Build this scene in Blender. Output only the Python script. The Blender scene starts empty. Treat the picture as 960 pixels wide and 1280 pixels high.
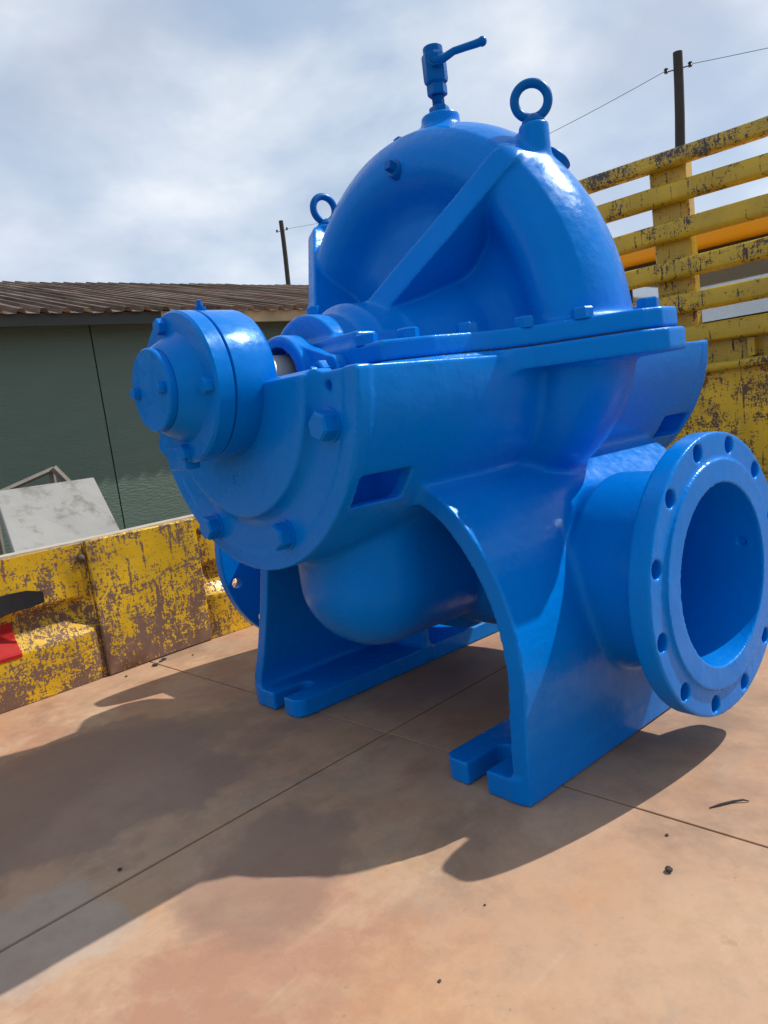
import bpy, bmesh, math, random
import numpy as np
from mathutils import Matrix, Vector
random.seed(7)
R_ = math.radians
sc = bpy.context.scene
C = sc.collection

# ------------------------------------------------------------------ camera
cam_d = bpy.data.cameras.new('camera')
cam = bpy.data.objects.new('camera', cam_d)
C.objects.link(cam)
cr = Vector((0.6958115, -0.7069008, -0.12703391))
cu = Vector((0.18204658, 0.00248881, 0.98328676))
cf = Vector((0.69477003, 0.70730832, -0.13042062))
M = Matrix((cr, cu, -cf)).transposed().to_4x4()
M.translation = (0, 0, 0.725)
cam.matrix_world = M
cam_d.sensor_fit = 'VERTICAL'
cam_d.sensor_height = 36
cam_d.sensor_width = 27
cam_d.lens = 926.45 * 36 / 1280
cam_d.clip_start = 0.02
cam_d.clip_end = 3000
sc.camera = cam

# ------------------------------------------------------------------ sun and sky
PUMP_YAW = R_(-3.7475)
PUMP_AT = (1.4361, 1.1767, 0.0)
sd = Vector((0.82, -0.28, 1.0)).normalized()          # towards the sun, in the pump's frame
sun_to = Matrix.Rotation(PUMP_YAW, 3, 'Z') @ sd
elev = math.asin(sun_to.z)
azim = math.atan2(sun_to.x, sun_to.y)                 # clockwise from +Y
sl = bpy.data.lights.new('sun', 'SUN')
sl.energy = 4.7
sl.angle = R_(0.6)
sl.color = (1.0, 0.94, 0.86)
sun = bpy.data.objects.new('sun', sl)
C.objects.link(sun)
sun.rotation_euler = sun_to.to_track_quat('Z', 'Y').to_euler()

w = bpy.data.worlds.new('World')
sc.world = w
w.use_nodes = True
nt = w.node_tree
nt.nodes.clear()
def N(nt, t, **kw):
    n = nt.nodes.new(t)
    for k, v in kw.items():
        if k[0] == '_':
            n.inputs[k[1:].replace('_', ' ')].default_value = v
        else:
            setattr(n, k, v)
    return n
def ramp(nt, stops, interp='LINEAR'):
    n = nt.nodes.new('ShaderNodeValToRGB')
    cr_ = n.color_ramp
    cr_.interpolation = interp
    while len(cr_.elements) < len(stops):
        cr_.elements.new(0.5)
    for e, (p, c) in zip(cr_.elements, stops):
        e.position = p
        e.color = (c, c, c, 1) if not hasattr(c, '__len__') else (*c, 1)
    return n
L = nt.links.new
sky = N(nt, 'ShaderNodeTexSky', sky_type='NISHITA', sun_disc=False)
sky.sun_elevation = elev
sky.sun_rotation = azim
sky.air_density = 1.0
sky.dust_density = 1.6
sky.ozone_density = 1.2
tc = N(nt, 'ShaderNodeTexCoord')
mp = N(nt, 'ShaderNodeMapping')
mp.inputs['Scale'].default_value = (1.0, 1.0, 1.8)
mp.inputs['Location'].default_value = (0.35, 0.1, 0.2)
L(tc.outputs['Generated'], mp.inputs['Vector'])
n1 = N(nt, 'ShaderNodeTexNoise', _Scale=2.7, _Detail=6.0, _Roughness=0.5, _Distortion=0.15)
L(mp.outputs[0], n1.inputs['Vector'])
cm = ramp(nt, [(0.38, 0.12), (0.50, 0.55), (0.63, 1.0)])
L(n1.outputs['Fac'], cm.inputs[0])
# thin high haze whitens the blue between the clouds
hb = N(nt, 'ShaderNodeMix', data_type='RGBA')
hb.inputs[0].default_value = 0.55
hb.inputs['B'].default_value = (5.6, 7.4, 9.8, 1)
L(sky.outputs[0], hb.inputs['A'])
n2 = N(nt, 'ShaderNodeTexNoise', _Scale=3.4, _Detail=5.0, _Roughness=0.5)
L(mp.outputs[0], n2.inputs['Vector'])
cc = ramp(nt, [(0.36, (5.6, 6.2, 7.5)), (0.5, (7.4, 8.0, 9.0)), (0.62, (9.4, 9.7, 10.1))])
L(n2.outputs['Fac'], cc.inputs[0])
# the cloud deck thins into bright haze towards the horizon, all the way round
sz = N(nt, 'ShaderNodeSeparateXYZ')
L(tc.outputs['Generated'], sz.inputs[0])
hz = ramp(nt, [(0.0, 1.25), (0.25, 1.12), (0.5, 1.0), (0.8, 0.85)])
L(sz.outputs['Z'], hz.inputs[0])
cm2 = N(nt, 'ShaderNodeMix', data_type='RGBA', blend_type='MULTIPLY')
cm2.inputs[0].default_value = 1.0
L(cc.outputs[0], cm2.inputs['A'])
L(hz.outputs[0], cm2.inputs['B'])
mx = N(nt, 'ShaderNodeMix', data_type='RGBA')
L(cm.outputs[0], mx.inputs['Factor'])
L(hb.outputs['Result'], mx.inputs['A'])
L(cm2.outputs['Result'], mx.inputs['B'])
bg = N(nt, 'ShaderNodeBackground', _Strength=0.096)
L(mx.outputs['Result'], bg.inputs['Color'])
wo = N(nt, 'ShaderNodeOutputWorld')
L(bg.outputs[0], wo.inputs['Surface'])

sc.view_settings.view_transform = 'Standard'
sc.view_settings.look = 'None'
sc.view_settings.exposure = 0.0
sc.view_settings.gamma = 1.0
sc.view_settings.use_curve_mapping = False

# ------------------------------------------------------------------ materials
def mat(name):
    m = bpy.data.materials.new(name)
    m.use_nodes = True
    t = m.node_tree
    b = t.nodes['Principled BSDF']
    return m, t, b
def objco(t, scale=(1, 1, 1), rot=(0, 0, 0)):
    c = N(t, 'ShaderNodeTexCoord')
    p = N(t, 'ShaderNodeMapping')
    p.inputs['Scale'].default_value = scale
    p.inputs['Rotation'].default_value = rot
    t.links.new(c.outputs['Object'], p.inputs[0])
    return p.outputs[0]
def noise(t, vec, scale, detail=4.0, rough=0.55, dist=0.0):
    n = N(t, 'ShaderNodeTexNoise', _Scale=scale, _Detail=detail, _Roughness=rough, _Distortion=dist)
    t.links.new(vec, n.inputs['Vector'])
    return n.outputs['Fac']
def rmp(t, fac, stops, interp='LINEAR'):
    r = ramp(t, stops, interp)
    t.links.new(fac, r.inputs[0])
    return r.outputs[0]
def mixc(t, fac, a, b, mode='MIX'):
    n = N(t, 'ShaderNodeMix', data_type='RGBA', blend_type=mode)
    for s, v in (('Factor', fac), ('A', a), ('B', b)):
        if hasattr(v, 'is_linked'):
            t.links.new(v, n.inputs[s])
        elif s == 'Factor':
            n.inputs[0].default_value = v
        else:
            n.inputs[s].default_value = (*v, 1)
    return n.outputs['Result']
def mathn(t, op, a, b=None, clamp=False):
    n = N(t, 'ShaderNodeMath', operation=op, use_clamp=clamp)
    for i, v in enumerate((a, b)):
        if v is None:
            continue
        if hasattr(v, 'is_linked'):
            t.links.new(v, n.inputs[i])
        else:
            n.inputs[i].default_value = v
    return n.outputs[0]
def bump(t, b, h, strength, dist):
    n = N(t, 'ShaderNodeBump', _Strength=strength, _Distance=dist)
    t.links.new(h, n.inputs['Height'])
    t.links.new(n.outputs[0], b.inputs['Normal'])

def blue_paint(name, col=(0.0, 0.176, 0.63), rough=0.22, bs=0.4, edges=True):
    m, t, b = mat(name)
    v = objco(t)
    big = noise(t, v, 2.3, 3)
    fine = noise(t, v, 55, 3)
    c = mixc(t, rmp(t, big, [(0.3, 0.0), (0.7, 1.0)]), tuple(x * 0.9 for x in col), tuple(min(1, x * 1.1) for x in col))
    dust = rmp(t, noise(t, v, 9, 6, 0.65), [(0.58, 0.0), (0.8, 0.22)])
    c = mixc(t, dust, c, (0.03, 0.19, 0.60))
    # thin rubbed paint along outside corners, broken up
    geo = N(t, 'ShaderNodeNewGeometry')
    edge = mathn(t, 'MULTIPLY', rmp(t, geo.outputs['Pointiness'], [(0.53, 0.0), (0.60, 0.6)]), rmp(t, noise(t, v, 24, 5, 0.7), [(0.38, 0.0), (0.6, 1.0)]))
    if edges:
        c = mixc(t, edge, c, (0.06, 0.33, 0.80))
    # a few knocks down to grey primer
    chip = rmp(t, noise(t, v, 46, 6, 0.75), [(0.735, 0.0), (0.75, 0.55)])
    c = mixc(t, chip, c, (0.22, 0.33, 0.42))
    t.links.new(c, b.inputs['Base Color'])
    rgh = rmp(t, fine, [(0.3, rough - 0.05), (0.75, rough + 0.12)])
    smear = rmp(t, noise(t, v, 5, 6, 0.65, 0.4), [(0.52, 0.0), (0.68, 0.22)])
    t.links.new(mathn(t, 'ADD', rgh, smear), b.inputs['Roughness'])
    b.inputs['Specular IOR Level'].default_value = 0.34
    b.inputs['Specular Tint'].default_value = (0.15, 0.6, 1.0, 1)
    patch = rmp(t, noise(t, v, 4.5, 4, 0.6), [(0.50, 0.15), (0.66, 1.0)])
    grit = mathn(t, 'MULTIPLY', noise(t, v, 130, 5, 0.65), patch)
    runs = noise(t, objco(t, (1, 1, 0.3)), 30, 3, 0.5)
    h = mathn(t, 'ADD', mathn(t, 'MULTIPLY', noise(t, v, 9, 3), 1.2), mathn(t, 'ADD', mathn(t, 'MULTIPLY', grit, 0.40), mathn(t, 'MULTIPLY', runs, 0.18)))
    bump(t, b, h, bs, 0.006)
    return m
BLUE = blue_paint('blue_paint')
BLUEP = blue_paint('blue_paint_machined', (0.0, 0.168, 0.61), 0.23, 0.36, False)
BLUED = blue_paint('blue_paint_fittings', (0.0, 0.10, 0.37), 0.34, 0.2, False)

def scratched_yellow(name, yel, rust, amount, streak=(9, 9, 5), seed=0.0, dark_low=False, lowamt=0.05):
    m, t, b = mat(name)
    v = objco(t)
    va = objco(t, (70, 60, 30), (0.0, 0.55, seed))
    vb = objco(t, (18, 18, 95), (0.0, -0.35, seed + 1))
    a = noise(t, va, 1.3, 6, 0.66, 0.7)
    c2 = noise(t, vb, 1.0, 6, 0.7, 0.9)
    d = noise(t, v, 150, 3, 0.6, 0.6)
    big = noise(t, v, 7.5, 5, 0.6)
    s = mathn(t, 'ADD', mathn(t, 'MULTIPLY', a, 0.40), mathn(t, 'ADD', mathn(t, 'MULTIPLY', c2, 0.28), mathn(t, 'ADD', mathn(t, 'MULTIPLY', d, 0.36), mathn(t, 'MULTIPLY', big, 0.50))))
    if dark_low:
        sx = N(t, 'ShaderNodeSeparateXYZ')
        t.links.new(v, sx.inputs[0])
        low = rmp(t, mathn(t, 'SUBTRACT', sx.outputs['Z'], 1.15), [(0.0, lowamt), (0.10, lowamt * 0.6), (0.30, 0.0)])
        s = mathn(t, 'ADD', s, low)
    strk = noise(t, objco(t, (55, 55, 5), (0.0, 0.75, seed)), 1.0, 4, 0.55, 0.2)
    s = mathn(t, 'ADD', s, rmp(t, strk, [(0.60, 0.0), (0.66, 0.12)]))
    k = rmp(t, s, [(amount, 0.0), (amount + 0.015, 1.0)])
    yv = mixc(t, rmp(t, noise(t, v, 6, 4), [(0.35, 0.0), (0.7, 1.0)]), yel, tuple(x * 0.72 for x in yel))
    rv = mixc(t, noise(t, v, 40, 4), rust, tuple(x * 2.1 for x in rust))
    t.links.new(mixc(t, k, yv, rv), b.inputs['Base Color'])
    t.links.new(rmp(t, k, [(0.0, 0.36), (1.0, 0.75)]), b.inputs['Roughness'])
    bump(t, b, mathn(t, 'SUBTRACT', mathn(t, 'MULTIPLY', noise(t, v, 14, 3), 0.8), mathn(t, 'MULTIPLY', k, 0.25)), 0.35, 0.006)
    return m
YEL = scratched_yellow('scratched_yellow', (0.80, 0.47, 0.012), (0.115, 0.062, 0.04), 0.793, dark_low=True)
YELP = scratched_yellow('scratched_yellow_plate', (0.82, 0.50, 0.015), (0.12, 0.066, 0.045), 0.790, seed=2.0, dark_low=True, lowamt=0.10)
YRAIL = scratched_yellow('yellow_rail_paint', (0.60, 0.39, 0.018), (0.05, 0.035, 0.03), 0.84, seed=4.0)
YSHEET = scratched_yellow('yellow_sheet_paint', (0.80, 0.50, 0.012), (0.085, 0.045, 0.03), 0.785, seed=6.0)
def top_worn(name):
    return scratched_yellow(name, (0.58, 0.38, 0.03), (0.045, 0.04, 0.045), 0.79, seed=9.0)
YTOP = top_worn('worn_top_rail')

def plain(name, col, rough=0.6, metal=0.0, var=0.15, scale=8, bs=0.2):
    m, t, b = mat(name)
    v = objco(t)
    n = noise(t, v, scale, 5)
    t.links.new(mixc(t, n, tuple(x * (1 - var) for x in col), tuple(min(1, x * (1 + var)) for x in col)), b.inputs['Base Color'])
    b.inputs['Roughness'].default_value = rough
    b.inputs['Metallic'].default_value = metal
    bump(t, b, noise(t, v, scale * 8, 4), bs, 0.004)
    return m
ORANGE = plain('orange_cab_paint', (0.92, 0.42, 0.015), 0.35, var=0.06)
BLACK = plain('black_rubber', (0.014, 0.014, 0.016), 0.6, var=0.4, scale=30)
DARK = plain('dark_interior', (0.03, 0.03, 0.03), 0.8)
STEEL = plain('bare_steel_shaft', (0.34, 0.33, 0.29), 0.5, 0.6, 0.25, 20, 0.15)
RUSTY = plain('rusty_steel', (0.10, 0.065, 0.045), 0.75, 0.2, 0.4, 30)
TIMBER = plain('weathered_timber', (0.17, 0.155, 0.13), 0.85, 0, 0.35, 20)
POLE = plain('tarred_timber', (0.035, 0.032, 0.030), 0.85, 0, 0.35, 6)
WIRE = plain('wire', (0.03, 0.03, 0.03), 0.6)
PORC = plain('insulator', (0.04, 0.035, 0.035), 0.3)
PEBBLE = plain('dark_pebble', (0.045, 0.042, 0.04), 0.85, 0, 0.4, 60)
CAPM = plain('pale_cap_strip', (0.40, 0.36, 0.29), 0.7, 0, 0.3, 25)
TYRE = plain('tyre', (0.02, 0.02, 0.02), 0.85)
def red_tape():
    m, t, b = mat('red_reflector_tape')
    v = objco(t)
    t.links.new(mixc(t, noise(t, v, 12, 3), (0.72, 0.022, 0.018), (0.80, 0.06, 0.05)), b.inputs['Base Color'])
    b.inputs['Roughness'].default_value = 0.28
    return m
RED = red_tape()

def floor_mat():
    m, t, b = mat('dusty_red_oxide_plate')
    v = objco(t)
    def rot(a, sc_=(1, 1, 1)):
        return objco(t, sc_, (0, 0, a))
    base = mixc(t, rmp(t, noise(t, v, 1.5, 6, 0.62, 0.2), [(0.32, 0.0), (0.68, 1.0)]), (0.400, 0.234, 0.145), (0.465, 0.304, 0.191))
    c = base
    # red primer rubbed through, orange dust, pale dried mud, grey scuffing, dark oil and rust stains
    for a, sc_, lo_, hi_, amt, col_ in ((0.0, 2.3, 0.49, 0.58, 0.75, (0.345, 0.172, 0.107)),
                                        (2.2, 1.7, 0.52, 0.64, 0.70, (0.456, 0.247, 0.115)),
                                        (0.7, 3.1, 0.54, 0.66, 0.50, (0.522, 0.379, 0.252)),
                                        (1.3, 4.6, 0.55, 0.63, 0.45, (0.316, 0.243, 0.176)),
                                        (1.9, 1.6, 0.50, 0.585, 0.65, (0.210, 0.137, 0.092))):
        f_ = rmp(t, noise(t, rot(a), sc_, 9, 0.68, 0.15), [(lo_, 0.0), (hi_, amt)])
        c = mixc(t, f_, c, col_)
    for a, sv, col_ in ((0.45, (2.2, 40, 1), (0.279, 0.172, 0.115)), (-0.5, (2.6, 30, 1), (0.540, 0.397, 0.276)), (1.5, (2.4, 46, 1), (0.298, 0.185, 0.123))):
        scr = rmp(t, noise(t, rot(a, sv), 1.4, 6, 0.65, 0.25), [(0.64, 0.0), (0.74, 0.28)])
        c = mixc(t, scr, c, col_)
    # worn, stained and darkened areas of the deck, each with its own ragged outline (x, y on the bed, radius)
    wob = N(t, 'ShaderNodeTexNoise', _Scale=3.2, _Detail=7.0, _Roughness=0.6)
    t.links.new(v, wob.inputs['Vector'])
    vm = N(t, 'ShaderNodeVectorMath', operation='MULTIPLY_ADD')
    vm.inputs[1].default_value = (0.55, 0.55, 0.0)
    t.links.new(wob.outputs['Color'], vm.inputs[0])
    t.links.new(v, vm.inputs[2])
    for sx_, sy_, rad, soft, amt, col_ in ((0.55, 1.62, 0.36, 0.04, 0.62, (0.215, 0.140, 0.112)),  # reddish stain, its dark colour also painted to deepen the pump's shadow here
                                           (0.64, 1.02, 0.17, 0.05, 0.60, (0.225, 0.140, 0.108)),  # second stain, likewise darkening the floor inside that shadow
                                           (1.45, 1.25, 0.30, 0.12, 0.50, (0.210, 0.145, 0.115)),  # darker soft-edged area below the middle of the pump
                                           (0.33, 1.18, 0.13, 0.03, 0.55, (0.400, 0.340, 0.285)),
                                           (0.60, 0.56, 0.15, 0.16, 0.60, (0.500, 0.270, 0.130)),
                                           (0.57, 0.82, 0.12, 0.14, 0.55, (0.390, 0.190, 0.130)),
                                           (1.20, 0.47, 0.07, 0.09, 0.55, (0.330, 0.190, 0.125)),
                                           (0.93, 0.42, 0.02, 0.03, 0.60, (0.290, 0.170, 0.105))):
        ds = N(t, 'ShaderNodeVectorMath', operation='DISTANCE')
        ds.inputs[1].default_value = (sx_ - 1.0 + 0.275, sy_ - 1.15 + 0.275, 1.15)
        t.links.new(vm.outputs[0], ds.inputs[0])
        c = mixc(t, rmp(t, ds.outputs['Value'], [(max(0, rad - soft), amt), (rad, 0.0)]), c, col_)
    mott = rmp(t, noise(t, v, 22, 7, 0.72, 0.1), [(0.44, 0.0), (0.66, 0.30)])
    c = mixc(t, mott, c, (0.289, 0.181, 0.118))
    speck = rmp(t, noise(t, v, 95, 3, 0.6), [(0.68, 0.0), (0.76, 0.6)])
    c = mixc(t, speck, c, (0.223, 0.141, 0.092))
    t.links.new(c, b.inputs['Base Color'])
    t.links.new(rmp(t, noise(t, v, 5, 4), [(0.3, 0.55), (0.7, 0.8)]), b.inputs['Roughness'])
    b.inputs['Specular IOR Level'].default_value = 0.35
    h = mathn(t, 'ADD', mathn(t, 'MULTIPLY', noise(t, v, 7, 5), 1.0), mathn(t, 'MULTIPLY', noise(t, v, 120, 4), 0.15))
    bump(t, b, h, 0.3, 0.006)
    return m
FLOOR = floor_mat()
def ground_mat():
    m, t, b = mat('yard_dirt')
    v = objco(t)
    t.links.new(mixc(t, noise(t, v, 0.8, 8, 0.65), (0.20, 0.13, 0.085), (0.34, 0.24, 0.17)), b.inputs['Base Color'])
    b.inputs['Roughness'].default_value = 0.95
    bump(t, b, noise(t, v, 6, 8), 0.5, 0.05)
    return m
def green_wall_mat():
    m, t, b = mat('green_wall_paint')
    v = objco(t)
    n = noise(t, objco(t, (1, 1, 5)), 1.6, 6, 0.6)
    t.links.new(mixc(t, n, (0.075, 0.125, 0.102), (0.105, 0.165, 0.135)), b.inputs['Base Color'])
    b.inputs['Roughness'].default_value = 0.62
    bump(t, b, noise(t, objco(t, (9, 9, 38)), 1.6, 6, 0.6, 0.2), 0.5, 0.02)
    return m
GREEN = green_wall_mat()
def roof_mat():
    m, t, b = mat('weathered_roof_sheet')
    v = objco(t)
    a = noise(t, objco(t, (5.5, 0.35, 1)), 1.0, 6, 0.7, 0.2)
    c = mixc(t, rmp(t, a, [(0.38, 0.0), (0.60, 1.0)]), (0.11, 0.072, 0.052), (0.40, 0.30, 0.225))
    rust = rmp(t, noise(t, objco(t, (2.2, 0.5, 1)), 1.3, 6, 0.65, 0.5), [(0.50, 0.0), (0.60, 0.75)])
    c = mixc(t, rust, c, (0.25, 0.15, 0.11))
    moss = rmp(t, noise(t, v, 7, 6, 0.7), [(0.6, 0.0), (0.75, 0.6)])
    c = mixc(t, moss, c, (0.10, 0.085, 0.065))
    t.links.new(c, b.inputs['Base Color'])
    b.inputs['Roughness'].default_value = 0.8
    bump(t, b, noise(t, v, 30, 4), 0.3, 0.01)
    return m
ROOF = roof_mat()
FASCIA = plain('dark_fascia', (0.035, 0.042, 0.038), 0.7, 0, 0.3, 6)
FASCIAW = plain('worn_fascia', (0.40, 0.31, 0.19), 0.8, 0, 0.55, 5)
def slab_mat():
    m, t, b = mat('weathered_white_board')
    v = objco(t)
    c = mixc(t, noise(t, v, 5, 6, 0.65), (0.22, 0.22, 0.21), (0.32, 0.32, 0.305))
    st = rmp(t, noise(t, v, 6.5, 8, 0.72, 0.0), [(0.52, 0.0), (0.66, 0.85)])
    c = mixc(t, st, c, (0.13, 0.115, 0.095))
    t.links.new(c, b.inputs['Base Color'])
    b.inputs['Roughness'].default_value = 0.8
    bump(t, b, noise(t, v, 25, 5), 0.35, 0.006)
    return m
SLAB = slab_mat()
def glass_mat():
    m, t, b = mat('cab_glass')
    b.inputs['Base Color'].default_value = (0.75, 0.80, 0.82, 1)
    b.inputs['Roughness'].default_value = 0.08
    b.inputs['Transmission Weight'].default_value = 0.85
    b.inputs['IOR'].default_value = 1.15
    return m
GLASS = glass_mat()

# ------------------------------------------------------------------ mesh helpers
def link(name, me, m, parent=None):
    o = bpy.data.objects.new(name, me)
    C.objects.link(o)
    if m is not None and not me.materials:
        me.materials.append(m)
    if parent is not None:
        o.parent = parent
    return o
def bm_obj(name, bm, m, parent=None, smooth=None):
    me = bpy.data.meshes.new(name)
    bmesh.ops.recalc_face_normals(bm, faces=bm.faces)
    bm.to_mesh(me)
    bm.free()
    if smooth:
        me.shade_smooth()
        me.set_sharp_from_angle(angle=R_(smooth))
    return link(name, me, m, parent)
def empty(name, loc=(0, 0, 0), rz=0.0, label=None, cat=None, group=None):
    o = bpy.data.objects.new(name, None)
    C.objects.link(o)
    o.location = loc
    o.rotation_euler = (0, 0, rz)
    tag(o, label, cat, group)
    return o
def tag(o, label=None, cat=None, group=None, kind=None):
    for k, v in (('label', label), ('category', cat), ('group', group), ('kind', kind)):
        if v:
            o[k] = v
    return o
def box(bm, a, b, mtx=None):
    v = [bm.verts.new((x, y, z)) for x in (a[0], b[0]) for y in (a[1], b[1]) for z in (a[2], b[2])]
    for q in ((0, 1, 3, 2), (4, 6, 7, 5), (0, 4, 5, 1), (2, 3, 7, 6), (0, 2, 6, 4), (1, 5, 7, 3)):
        bm.faces.new([v[i] for i in q])
    if mtx:
        bmesh.ops.transform(bm, matrix=mtx, verts=v)
    return v
def bevel_all(bm, off, seg=2):
    bmesh.ops.bevel(bm, geom=list(bm.edges), offset=off, segments=seg, profile=0.6, affect='EDGES', clamp_overlap=True)
def box_obj(name, a, b, m, parent=None, bev=0.0, seg=2):
    bm = bmesh.new()
    box(bm, a, b)
    if bev:
        bevel_all(bm, bev, seg)
    return bm_obj(name, bm, m, parent, 40 if bev else None)
def lathe_bm(prof, n=64, axis='X', bm=None, closed=True):
    """prof: list of (along, radius) revolved about the axis."""
    bm = bm or bmesh.new()
    rings = []
    for a, r in prof:
        ring = []
        if r < 1e-6:
            p = (a, 0, 0) if axis == 'X' else ((0, a, 0) if axis == 'Y' else (0, 0, a))
            ring = [bm.verts.new(p)]
        else:
            for i in range(n):
                c, s = r * math.cos(2 * math.pi * i / n), r * math.sin(2 * math.pi * i / n)
                p = (a, c, s) if axis == 'X' else ((c, a, s) if axis == 'Y' else (c, s, a))
                ring.append(bm.verts.new(p))
        rings.append(ring)
    for r0, r1 in zip(rings, rings[1:]):
        if len(r0) == 1 and len(r1) == 1:
            continue
        for i in range(n):
            j = (i + 1) % n
            if len(r0) == 1:
                bm.faces.new((r0[0], r1[i], r1[j]))
            elif len(r1) == 1:
                bm.faces.new((r0[i], r0[j], r1[0]))
            else:
                bm.faces.new((r0[i], r0[j], r1[j], r1[i]))
    return bm
def tube_bm(path, rad, n=12, bm=None, cap=True):
    bm = bm or bmesh.new()
    pts = [Vector(p) for p in path]
    rads = rad if hasattr(rad, '__len__') else [rad] * len(pts)
    rings = []
    prev = None
    for i, p in enumerate(pts):
        d = (pts[min(i + 1, len(pts) - 1)] - pts[max(i - 1, 0)]).normalized()
        if prev is None:
            up = Vector((0, 0, 1)) if abs(d.z) < 0.9 else Vector((1, 0, 0))
            a = d.cross(up).normalized()
        else:
            a = (prev - d * prev.dot(d)).normalized()
        prev = a
        b = d.cross(a)
        rings.append([bm.verts.new(p + (a * math.cos(2 * math.pi * k / n) + b * math.sin(2 * math.pi * k / n)) * rads[i]) for k in range(n)])
    for r0, r1 in zip(rings, rings[1:]):
        for k in range(n):
            j = (k + 1) % n
            bm.faces.new((r0[k], r0[j], r1[j], r1[k]))
    if cap:
        bm.faces.new(rings[0][::-1])
        bm.faces.new(rings[-1])
    return bm
def hex_bolt_mesh(name, af, h, wash=True, n=6, stem=0.0):
    """hex head along +Z, base at z=0, chamfered top, on a thin washer face."""
    bm = bmesh.new()
    z = 0.0
    if wash:
        lathe_bm([(0, 0), (0, af * 0.66), (h * 0.13, af * 0.66), (h * 0.13, 0)], 24, 'Z', bm)
        z = h * 0.13
    r = af / math.sqrt(3)
    rings = []
    for zz, rr in ((z, r), (h * 0.86, r), (h, r * 0.86)):
        rings.append([bm.verts.new((rr * math.cos(math.pi * k / 3), rr * math.sin(math.pi * k / 3), zz)) for k in range(6)])
    for a, b in zip(rings, rings[1:]):
        for k in range(6):
            bm.faces.new((a[k], a[(k + 1) % 6], b[(k + 1) % 6], b[k]))
    bm.faces.new(rings[-1])
    bm.faces.new(rings[0][::-1])
    if stem:
        lathe_bm([(h, r * 0.5), (h + stem, r * 0.5), (h + stem, 0)], 12, 'Z', bm)
    me = bpy.data.meshes.new(name)
    bmesh.ops.recalc_face_normals(bm, faces=bm.faces)
    bm.to_mesh(me)
    bm.free()
    return me
def put_bolt(name, me, m, parent, loc, direction, spin=0.0):
    o = link(name, me, m, parent)
    q = Vector(direction).to_track_quat('Z', 'Y').to_matrix().to_4x4() @ Matrix.Rotation(spin, 4, 'Z')
    q.translation = loc
    o.matrix_local = q
    return o

# ------------------------------------------------------------------ signed-distance castings (surface nets)
def grid(lo, hi, h):
    ax = [np.arange(lo[i], hi[i] + h * 0.5, h, dtype=np.float32) for i in range(3)]
    return ax[0][:, None, None], ax[1][None, :, None], ax[2][None, None, :]
def smin(a, b, k):
    hh = np.clip(0.5 + 0.5 * (b - a) / k, 0, 1)
    return b + (a - b) * hh - k * hh * (1 - hh)
def smax(a, b, k):
    return -smin(-a, -b, k)
def rbox(X, Y, Z, c, s, r=0.0):
    qx, qy, qz = np.abs(X - c[0]) - s[0] + r, np.abs(Y - c[1]) - s[1] + r, np.abs(Z - c[2]) - s[2] + r
    return np.sqrt(np.maximum(qx, 0) ** 2 + np.maximum(qy, 0) ** 2 + np.maximum(qz, 0) ** 2) + np.minimum(np.maximum(qx, np.maximum(qy, qz)), 0) - r
def cyl(ra, along, lo, hi, R, rnd=0.0):
    """ra: radial distance, along: axial coordinate."""
    a = ra - R + rnd
    b = np.abs(along - (lo + hi) / 2) - (hi - lo) / 2 + rnd
    return np.sqrt(np.maximum(a, 0) ** 2 + np.maximum(b, 0) ** 2) + np.minimum(np.maximum(a, b), 0) - rnd
def poly2(P, Q, pts):
    """2-D distance to an open polyline."""
    d = None
    for (ax, ay), (bx, by) in zip(pts, pts[1:]):
        vx, vy = bx - ax, by - ay
        t = np.clip(((P - ax) * vx + (Q - ay) * vy) / (vx * vx + vy * vy), 0, 1)
        e = (P - ax - vx * t) ** 2 + (Q - ay - vy * t) ** 2
        d = e if d is None else np.minimum(d, e)
    return np.sqrt(d)
def polygon2(P, Q, pts):
    """2-D signed distance to a closed polygon."""
    d = poly2(P, Q, list(pts) + [pts[0]])
    inside = np.zeros(np.broadcast(P, Q).shape, bool)
    n = len(pts)
    for i in range(n):
        (ax, ay), (bx, by) = pts[i], pts[(i + 1) % n]
        if ay == by:
            continue
        cond = ((ay > Q) != (by > Q)) & (P < (bx - ax) * (Q - ay) / (by - ay) + ax)
        inside ^= cond
    return np.where(inside, -d, d)
def catmull(pts, n=5):
    out = []
    P = [pts[0]] + list(pts) + [pts[-1]]
    for i in range(1, len(P) - 2):
        for k in range(n):
            t = k / n
            out.append(tuple(0.5 * (2 * P[i][j] + (P[i + 1][j] - P[i - 1][j]) * t + (2 * P[i - 1][j] - 5 * P[i][j] + 4 * P[i + 1][j] - P[i + 2][j]) * t * t + (3 * P[i][j] - P[i - 1][j] - 3 * P[i + 1][j] + P[i + 2][j]) * t ** 3) for j in (0, 1)))
    out.append(tuple(pts[-1]))
    return out
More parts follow.
